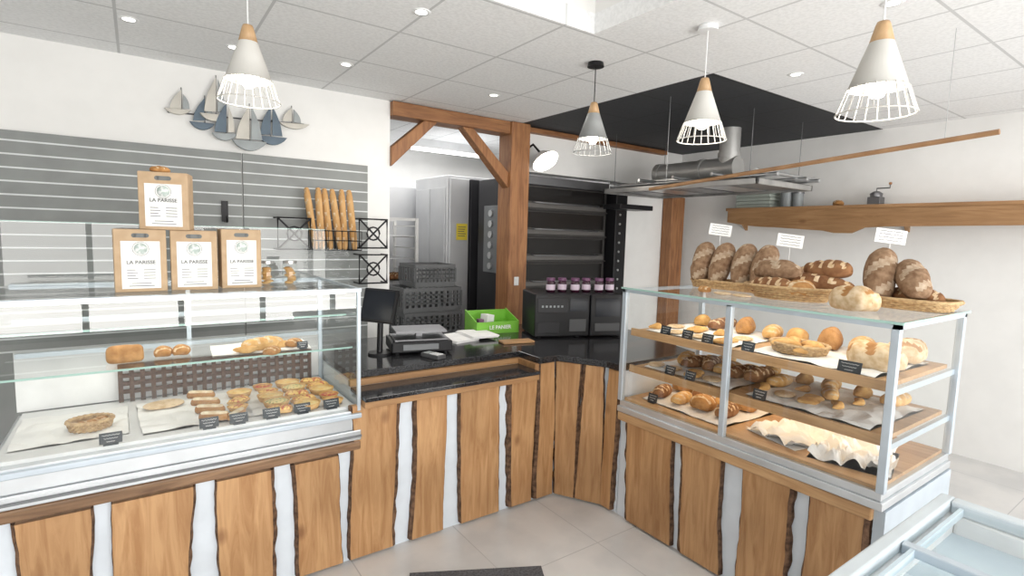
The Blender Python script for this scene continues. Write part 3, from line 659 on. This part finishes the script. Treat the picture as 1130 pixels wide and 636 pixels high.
wl_='white cone pendant lamp with wooden cap and wire cage'
pendant(.39,2.42,2.205,shadew,wl_); pendant(2.26,2.40,2.205,greym,'grey cone pendant lamp with wooden cap and wire cage',True)
pendant(2.29,1.66,2.19,shadew,wl_); pendant(2.03,.80,2.135,shadew,wl_)
for a,c in ((465,13),(142,21),(382,71),(545,105),(878,82),(258,52),(985,3)):
    q=onZ(a,c,ZC); t=thing('recessed_downlight','small round white recessed ceiling downlight','downlight',(q.x,q.y,ZC),0,'ceiling downlights')
    B().lathe([(.028,-.003),(.042,-.004),(.046,0),(.046,.001)],n=24).obj('trim_ring',whitep,t,loc=(0,0,0)); B().cyl((0,0,-.003),(0,0,0),.028,n=20).obj('lens',spotm,t,loc=(0,0,0))
q=onY(602,178,YW-.14); t=thing('wall_lamp','round bright spot lamp tilted on black bracket above oven','wall lamp',(q.x,YW+.0,q.z))
dv=Vector((.10,-.55,-.70)).normalized(); c0=Vector((q.x,YW-.14,q.z))
B().cyl(c0,c0-dv*.09,.13,.05,n=28).obj('lamp_housing',whitep,t,True); B().cyl(c0+dv*.001,c0+dv*.02,.13,.115,n=28).obj('diffuser',bulb,t,True)
B().tube([c0-dv*.09,(c0.x-.06,YW-.02,c0.z+.16),(c0.x-.10,YW+.1,c0.z+.10)],.012,8).obj('bracket',blackm,t,True)
# ---------------------------------------------------------------- oven
ov=thing('deck_oven','black and stainless deck oven with stacked doors','oven',(3.7,YW+.4,0))
oy=YW+.08
B().box(3.06,4.22,oy+.03,oy+.8,0,2.28).obj('body',doorb,ov,True,bev=.005)
B().box(3.06,4.22,oy-.01,oy+.03,2.2,2.28).obj('header',steeld,ov,True)
for i,(za,zb_) in enumerate(((1.97,2.19),(1.71,1.95),(1.45,1.69),(1.19,1.43),(.93,1.17))):
    d=B().box(3.08,4.20,oy,oy+.03,za,zb_).obj('door',ovband,ov,True,bev=.004)
    B().box(3.12,4.16,oy-.006,oy+.001,za+.07,zb_-.015).obj('window_pane',ovglass,d,True)
    B().box(3.07,4.21,oy-.012,oy,za-.014,za+.0).obj('door_ledge',ovband,d,True)
    B().box(3.10,4.18,oy-.004,oy+.001,za+.008,za+.05).obj('kick_strip',ovstrip,d,True)
    B().tube([(3.2,oy,za+.06),(3.2,oy-.045,za+.055),(4.05,oy-.045,za+.055),(4.05,oy,za+.06)],.008,8).obj('handle',steeld,d,True)
B().box(4.23,4.40,oy-.12,oy+.8,.3,2.2).obj('control_column',blackp,ov,True,bev=.005)
for i in range(9): B().cyl((4.29,oy-.12,1.15+i*.1),(4.29,oy-.13,1.15+i*.1),.012,n=10).obj('control_button',steel,ov,True)
B().box(3.045,3.06,4.60,4.86,1.3,2.0).obj('side_control_panel',greyp,ov,True,bev=.003)
for i in range(6): B().cyl((3.045,4.72,1.37+i*.11),(3.03,4.72,1.37+i*.11),.036,n=14).obj('control_button',steel,ov,True)
B().box(4.05,4.55,oy-.35,oy-.1,2.0,2.05).obj('side_canopy',blackp,ov,True,bev=.005)
hd=thing('exhaust_hood','stainless steel extractor hood with round duct','extractor hood',(4.4,3.1,2.13))
hx0,hx1,hy0,hy1=3.9,4.75,2.3,3.95
b=B(); b.box(hx0,hx1,hy0,hy1,2.185,2.193)
for bx in ((hx0,hx0+.02,hy0,hy1),(hx1-.02,hx1,hy0,hy1),(hx0,hx1,hy0,hy0+.02),(hx0,hx1,hy1-.02,hy1)): b.box(*bx,2.145,2.193)
b.obj('canopy',hoodm,hd,True,bev=.003)
for i in range(5): B().box(hx0+.05,hx1-.05,hy0+.08+i*.31,hy0+.34+i*.31,2.165,2.175).obj('filter_grille',steel if i%2 else steeld,hd,True)
b=B()
for x in (hx0+.1,hx1-.3,hx1-.1): b.tube([(x,hy0-.1,2.22),(x,hy1,2.22)],.016,8)
for y in rng(hy0,hy1-.1,5): b.tube([(hx0-.03,y,2.245),(hx1,y,2.245)],.014,8)
b.obj('support_rail',steel,hd,True)
B().box(hx0+.2,hx0+.5,3.1,3.7,2.2,2.27).obj('motor_box',hoodm,hd,True,bev=.004)
B().cyl((4.5,2.85,2.37),(4.5,3.75,2.37),.10,n=28).cyl((4.5,3.2,2.37),(4.5,3.24,2.37),.11,n=28).cyl((4.5,3.7,2.37),(4.5,3.76,2.37),.11,n=28).obj('duct',ductm,hd,True)
B().cyl((4.5,2.95,2.36),(4.5,2.95,ZC),.09,n=28).cyl((4.5,2.95,2.47),(4.5,2.95,2.51),.10,n=28).obj('duct_riser',ductm,hd,True)
for x,y in ((hx0+.05,hy0+.1),(hx1-.05,hy0+.1),(hx0+.05,hy1-.1),(hx1-.05,hy1-.1)): B().tube([(x,y,2.19),(x,y,ZC)],.003,5).obj('hanger_rod',steeld,hd,True)
pl=thing('baker_peel','long wooden baker pole hung below ceiling','pole',(3.2,2.0,2.12))
B().tube([(3.2,2.75,2.075),(3.2,.75,2.225)],.013,10).obj('handle',peelw,pl,True)
for y,z in ((2.6,2.09),(.95,2.215)): B().tube([(3.2,y,z),(3.2,y,ZC)],.0015,5).obj('hanging_cord',steel,pl,True)
# ---------------------------------------------------------------- right wall shelf
sh=thing('wall_shelf','brown wooden wall shelf with scalloped apron','shelf',(XW,2.3,1.85))
B().box(XW-.28,XW,.4,3.4,2.02,2.05).obj('shelf_board',shelfw,sh,True,bev=.004)
pr=[(3.38,2.02),(3.38,1.9)]+[(3.38-.5*i/8,1.9-.05*math.sin(math.pi/2*i/8)) for i in range(1,9)]+[(2.4,1.82),(2.3,1.80),(2.15,1.80),(2.05,1.85),(1.9,1.86),(.4,1.88),(.4,2.02)]
B().prism(pr,0,XW-.27,XW-.25).obj('apron',shelfw,sh,True)
for y in (3.3,1.8): B().prism([(XW-.25,2.02),(XW,2.02),(XW,1.82)],1,y,y+.03).obj('bracket',shelfw,sh,True)
q=onX(836,228,XW-.14)
b=B()
for i in range(5): b.box(XW-.24,XW-.03,q.y-.19+.01*(i%2),q.y+.19,2.051+i*.035,2.083+i*.035)
b.obj('tray_stack',mint,label='stack of pale green trays on wall shelf',cat='trays',bev=.004)
for k_,(a,w,h) in enumerate(((868,.12,.16),(880,.10,.13))):
    q=onX(a,226,XW-.14); t=thing('storage_tin','grey lidded storage tin on wall shelf','tin',(XW-.14,q.y,2.051),0,'storage tins')
    B().cyl((0,0,0),(0,0,h),w/2,n=20).obj('body',seam,t,loc=(0,0,0)); B().cyl((0,0,h),(0,0,h+.015),w/2+.004,n=20).obj('lid',steeld,t,loc=(0,0,0))
q=onX(966,226,XW-.14); t=thing('coffee_grinder','antique coffee grinder with crank on wall shelf','coffee grinder',(XW-.14,q.y,2.051))
B().box(-.05,.05,-.05,.05,0,.07).obj('box',steeld,t,bev=.004); B().lathe([(.045,.07),(.05,.10),(.02,.12),(0,.12)],n=20).obj('hopper',steeld,t,loc=(0,0,0))
B().tube([(0,0,.12),(0,0,.145),(0,-.1,.145),(0,-.1,.17)],.006,6).obj('crank',steeld,t,loc=(0,0,0)); B().lathe([(0,0),(.012,.005),(.012,.02),(0,.025)],n=12).obj('knob',beamV,t,loc=(0,-.1,.17))
q=onX(925,226,XW-.14); o=bread('roll',(XW-.14,q.y,2.051),.3,'on wall shelf')
# ---------------------------------------------------------------- worktop objects
ZG=.9455
q=onZ(447,382,ZG); t=thing('shop_scale','black and silver shop scale with printer','scale',(q.x+.03,3.10,ZG),-.25)
B().box(-.19,.19,-.14,.14,.012,.08).obj('body',blackp,t,bev=.008); B().box(-.17,.17,-.12,.12,.08,.092).obj('weighing_plate',steeld,t,bev=.003)
B().box(-.12,.10,-.145,-.14,.03,.065).obj('display',greyp,t); B().box(-.16,.16,-.11,.11,.13,.142).box(-.02,.02,-.02,.02,.09,.13).obj('upper_plate',steeld,t)
b=B(); [b.cyl((x,y,0),(x,y,.012),.015,n=10) for x in (-.15,.15) for y in (-.1,.1)]; b.obj('foot',blackp,t)
q=onY(419,336,3.1); t=thing('till_monitor','black touchscreen till monitor tilted on stand','monitor',(q.x,3.1,ZG),-1.0)
B().cyl((0,0,0),(0,0,.012),.07,n=28).obj('base',blackp,t,loc=(0,0,0)); B().cyl((0,0,.01),(0,.01,.24),.018,n=12).obj('stem',blackp,t,loc=(0,0,0))
s_=B().box(-.12,.12,-.015,.015,-.105,.105).obj('monitor_housing',blackp,t,loc=(0,0,.30),rot=(-.28,0,0),bev=.006)
B().box(-.108,.108,-.0175,-.015,-.088,.09).obj('screen',screen,s_,loc=(0,0,0))
for i,(a,c,rz) in enumerate(((500,374,.2),(520,370,-.1))):
    q=onZ(a,c,ZG); b=B()
    for k_ in range(5): b.box(-.105+.003*k_,.105+.003*k_,-.148,.148-.004*k_,.003*k_,.003*k_+.0028)
    b.obj('paper_stack',paper,label='stack of white papers on granite worktop',cat='papers',loc=(q.x,min(q.y,3.3),ZG+.0002+.016*i),rot=(0,0,rz),group='paper stacks')
q=onZ(552,368,ZG); t=thing('green_crate','bright green cardboard crate with white lettering','crate',(q.x,3.46,ZG),-.15)
b=B(); b.box(-.18,.18,-.12,.12,0,.006); b.box(-.18,.18,-.12,-.112,.006,.09); b.box(-.18,.18,.112,.12,.006,.15); b.prism([(-.12,.006),(.12,.006),(.12,.16),(-.12,.09)],0,-.18,-.173); b.prism([(-.12,.006),(.12,.006),(.12,.16),(-.12,.09)],0,.173,.18)
b.obj('crate_body',green,t,loc=(0,0,0)); text('LE PANIER',.04,paper,t,(.02,-.121,.046),(R90,0,0),bold=.001)
B().box(-.10,-.03,-.05,.03,.006,.13).obj('contents',paper,t,loc=(0,0,0),rot=(0,.1,.3)); B().box(-.15,-.11,-.1,-.05,.006,.11).obj('contents',plid,t,loc=(0,0,0))
t=thing('cash_machine','glossy black two-part automatic cash machine on worktop','cash machine',(2.76,3.09,ZG),-.372)
for nm,xa,xb,ya in (('coin_unit',-.35,.08,-.18),('note_unit',.085,.35,-.19)):
    u=B().box(xa,xb,ya,.18,.01,.33).obj(nm,blackp,t,bev=.008)
B().box(-.33,-.10,-.186,-.18,.19,.30).obj('front_cover',blackc,t,bev=.002); B().box(-.33,-.16,-.186,-.18,.04,.12).obj('front_cover',blackc,t,bev=.002)
B().box(-.08,.06,-.186,-.18,.20,.30).obj('display',screen,t); B().box(.12,.32,-.196,-.19,.16,.30).obj('display',screen,t)
B().box(.12,.32,-.197,-.19,.05,.11).obj('slot_plate',greyd,t); B().box(-.08,.05,-.187,-.18,.05,.14).obj('slot_plate',greyd,t)
b=B(); [b.box(-.30+.03*i,-.285+.03*i,-.189,-.186,.23,.245) for i in range(6)]; b.obj('status_lights',seam,t)
b=B(); [b.cyl((x,y,0),(x,y,.01),.02,n=10) for x in (-.3,0,.3) for y in (-.12,.12)]; b.obj('foot',blackp,t)
for i in range(6):
    lx=-.20+.098*i; q=Matrix.Rotation(-.372,3,'Z')@Vector((lx,-.07+.02*(i%2),0)); L_=(2.76+q.x,3.09+q.y,ZG+.331)
    j=thing('jam_jar','small dark jam jar with pale purple label','jar',L_,-.372,'jam jars')
    B().lathe([(0,0),(.030,0),(.034,.005),(.034,.075),(.028,.088),(0,.088)],n=20).obj('jar',jam,j,loc=(0,0,0)); B().cyl((0,0,.088),(0,0,.11),.032,n=20).obj('lid',plid,j,loc=(0,0,0))
    B().lathe([(.0346,.02),(.0346,.062)],n=20).obj('label',plabel,j,loc=(0,0,0))
q=onZ(570,378,ZG); B().box(-.12,.12,-.05,.05,0,.015).obj('wooden_tray',oakX,label='small wooden board on granite worktop',cat='board',loc=(q.x,q.y,ZG),rot=(0,0,-.2),bev=.004)
t=thing('card_reader','grey handheld card reader lying on worktop','card reader',(1.45,2.86,ZG),.3)
B().box(-.035,.035,-.075,.075,0,.025).obj('body',greyd,t,bev=.005); B().box(-.028,.028,.02,.065,.025,.0265).obj('screen',seam,t); b=B(); [b.box(-.026+.019*i,-.012+.019*i,-.06+.018*k_,-.048+.018*k_,.025,.028) for i in range(3) for k_ in range(4)]; b.obj('keypad',whitep,t)
# ---------------------------------------------------------------- bakery room contents
def crate(loc,w=.6,d=.4,h=.235,rz=0):
    b=B(); b.box(-w/2,w/2,-d/2,d/2,0,.01)
    for s_ in (-1,1):
        b.box(-w/2,w/2,s_*d/2-.006,s_*d/2+.006,h-.035,h-.0005); b.box(-w/2,w/2,s_*d/2-.006,s_*d/2+.006,.01,.05)
        b.box(s_*w/2-.006,s_*w/2+.006,-d/2,d/2,h-.035,h-.0005); b.box(s_*w/2-.006,s_*w/2+.006,-d/2,d/2,.01,.05)
        for i in range(11): x=-w/2+w*i/10; b.box(x-.014,x+.014,s_*d/2-.004,s_*d/2+.004,.05,h-.035)
        for i in range(7): y=-d/2+d*i/6; b.box(s_*w/2-.004,s_*w/2+.004,y-.014,y+.014,.05,h-.035)
    for k_ in (.08,.12,.16): 
        for s_ in (-1,1): b.box(-w/2,w/2,s_*d/2-.004,s_*d/2+.004,k_,k_+.012)
    return b.obj('plastic_crate',greyc,label='dark grey slatted plastic crate in a stack',cat='crate',loc=loc,rot=(0,0,rz),group='stacked crates')
c0=crate((2.3,4.75,0))
for i in range(1,5): o=c0.copy(); S.collection.objects.link(o); o.location=(2.3+.01*(i%2),4.75,.236*i)
crate((2.33,4.75,.236*5),w=.42,d=.36,h=.22)
t=thing('rack_trolley','white metal bread rack trolley with trays','trolley',(2.25,5.6,0))
b=B()
for x in (-.22,.22):
    for y in (-.3,.3): b.box(x-.015,x+.015,y-.015,y+.015,.08,1.85)
for i in range(14):
    for x in (-.22,.22): b.box(x-.01,x+.01,-.3,.3,.2+i*.12,.212+i*.12)
b.box(-.22,.22,-.3,-.28,1.82,1.85).box(-.22,.22,.28,.3,1.82,1.85); b.obj('frame',whitem,t)
for i in range(0,14,2): B().box(-.21,.21,-.29,.29,.213+i*.12,.222+i*.12).obj('tray',steel,t)
for x in (-.22,.22):
    for y in (-.3,.3): B().cyl((x-.01,y,.04),(x+.01,y,.04),.04,n=14).obj('caster',blackp,t)
for i in range(4): bread('darkloaf',(2.14+.07*i,5.45,.222+8*.12+.002),R90,'on rack trolley tray',sc=.8,group='loaves on rack trolley')
t=thing('proofing_cabinet','tall grey stainless proofing cabinet','cabinet',(3.1,5.5,0))
B().box(2.78,3.55,5.2,6.0,0,2.33).obj('body',steell,t,True,bev=.005)
B().box(2.77,2.78,5.24,5.58,.1,2.2).obj('side_panel',steell,t,True,bev=.003); B().box(2.77,2.78,5.62,5.96,.1,2.2).obj('side_panel',steell,t,True,bev=.003)
B().box(2.80,3.04,5.17,5.2,.1,2.3).obj('door',steell,t,True,bev=.005)
B().box(3.05,3.55,5.15,5.2,.05,2.3).obj('control_column',doorb,t,True,bev=.004)
t=thing('cold_cabinet','tall grey stainless steel refrigerator cabinet','cabinet',(3.05,6.4,0))
B().box(2.45,3.5,6.15,6.8,0,2.3).obj('body',steell,t,True,bev=.005)
for xa in (2.47,3.0): d=B().box(xa,xa+.48,6.12,6.15,.1,2.25).obj('door',steell,t,True,bev=.005); B().box(xa+.42,xa+.44,6.09,6.12,1.0,1.4).obj('handle',blackp,d,True)
q=onY(510,256,5.16); t=thing('yellow_notice','yellow printed notice on cabinet front','notice',(q.x,5.168,q.z)); B().box(-.07,.07,-.002,0,-.09,.09).obj('sheet',yellow,t)
b=B(); [b.box(-.05,.05-.01*(i%3),-.003,-.002,.05-.025*i,.058-.025*i) for i in range(5)]; b.obj('printed_lines',greyd,t)
t=thing('ceiling_batten','white tube light fitting on bakery ceiling','light',(3.2,6.0,2.6)); B().box(-.5,.5,-.05,.05,.12,.22).obj('housing',whitep,t); B().cyl((-.48,0,.1),(.48,0,.1),.018,n=12).obj('tube',spotm,t)
# ---------------------------------------------------------------- freezer & mat
t=thing('chest_freezer','white chest freezer with sliding glass lids','freezer',(1.6,.1,0))
fx0,fx1,fy0,fy1=1.22,2.12,-.25,.53
b=B(); b.box(fx0,fx1,fy0,fy1,.05,.12); b.box(fx0,fx1,fy1-.04,fy1,.12,.86); b.box(fx0,fx1,fy0,fy0+.04,.12,.86); b.box(fx0,fx0+.04,fy0+.04,fy1-.04,.12,.86); b.box(fx1-.04,fx1,fy0+.04,fy1-.04,.12,.86); b.obj('body',whitep,t,True,bev=.01)
B().box(fx0+.04,fx1-.04,fy0+.04,fy1-.04,.12,.80).obj('liner',frost,t,True)
for bx in ((fx0-.01,fx1+.01,fy1-.028,fy1+.01),(fx0-.01,fx1+.01,fy0-.01,fy0+.028),(fx0-.01,fx0+.04,fy0+.028,fy1-.028),(fx1-.04,fx1+.01,fy0+.028,fy1-.028)): B().box(*bx,.86,.9).obj('rim',rimg,t,True,bev=.006)
B().box(fx0+.04,fx1-.04,fy1-.062,fy1-.052,.862,.888).obj('lid_rail',frost,t,True)
B().pane(fx0+.04,1.75,fy0+.03,fy1-.03,.872,.872).obj('glass_lid',glass,t,True); B().pane(1.68,fx1-.04,fy0+.03,fy1-.03,.884,.884).obj('glass_lid',glass,t,True)
B().box(1.68,1.71,fy0+.03,fy1-.03,.864,.892).obj('lid_handle',alud,t,True,bev=.004)
for x in (fx0+.05,fx1-.1):
    for y in (fy0+.05,fy1-.1): B().box(x,x+.05,y,y+.05,0,.05).obj('foot',greyd,t,True)
a=onZ(452,635,0); c=onZ(597,627,0); dd=(c-a).normalized(); nn=Vector((dd.y,-dd.x,0)); 
pts=[a,c,c+nn*.5,a+nn*.5]
B().add([Vector((p.x,p.y,.0005)) for p in pts]+[Vector((p.x,p.y,.012)) for p in pts],[(0,1,2,3),(4,5,6,7),(0,1,5,4),(1,2,6,5),(2,3,7,6),(3,0,4,7)]).obj('floor_mat',mat_m,label='dark grey entrance mat on tiled floor',cat='mat')
# ---------------------------------------------------------------- lights
w=bpy.data.worlds.new('world'); S.world=w; w.use_nodes=True; bg=w.node_tree.nodes['Background']; bg.inputs[0].default_value=(.95,.97,1,1); bg.inputs[1].default_value=1.5
def area(loc,rot,sx_,sy_,e,col=(1,1,1)):
    l=bpy.data.lights.new('area','AREA'); l.shape='RECTANGLE'; l.size=sx_; l.size_y=sy_; l.energy=e; l.color=col
    o=bpy.data.objects.new('area_light',l); S.collection.objects.link(o); o.location=loc; o.rotation_euler=rot; return o  # one object name for every area lamp, indoors and outdoors
area((1.6,-3.0,1.5),(R90,0,math.radians(4)),6.6,2.2,275,(1,.97,.92))  # daylight entering through the shop windows
area((1.8,-3.6,.15),(R90+math.radians(38),0,0),6.6,1.2,190,(1,.97,.92))  # added upward lamp outside, stands in for pavement bounce onto the ceiling
area((3.4,5.6,2.7),(0,0,0),2.5,1.5,55,(1,.98,.95))  # ceiling light of the back room, indoors
area((1.9,3.2,2.68),(0,0,0),1.2,.5,12,(1,.95,.88))  # indoor lamp just below the shop ceiling, with no fitting of its own
area((4.4,1.5,2.68),(0,0,0),1.2,1.2,6,(1,.97,.92))  # weaker indoor lamp below the ceiling at right, also without a fitting
area((2.72,1.46,1.38),(0,0,0),.5,1.2,3.6,(1,.88,.70))  # warm light inside the bread case, under its top glass
area((2.72,1.46,.915),(0,0,0),.5,1.2,2.8,(1,.80,.55))  # warm light inside the bread case, under the lower shelf
area((.2,2.9,1.38),(0,0,0),1.2,.4,3.4,(1,.92,.78))  # light inside the pastry case, below its top
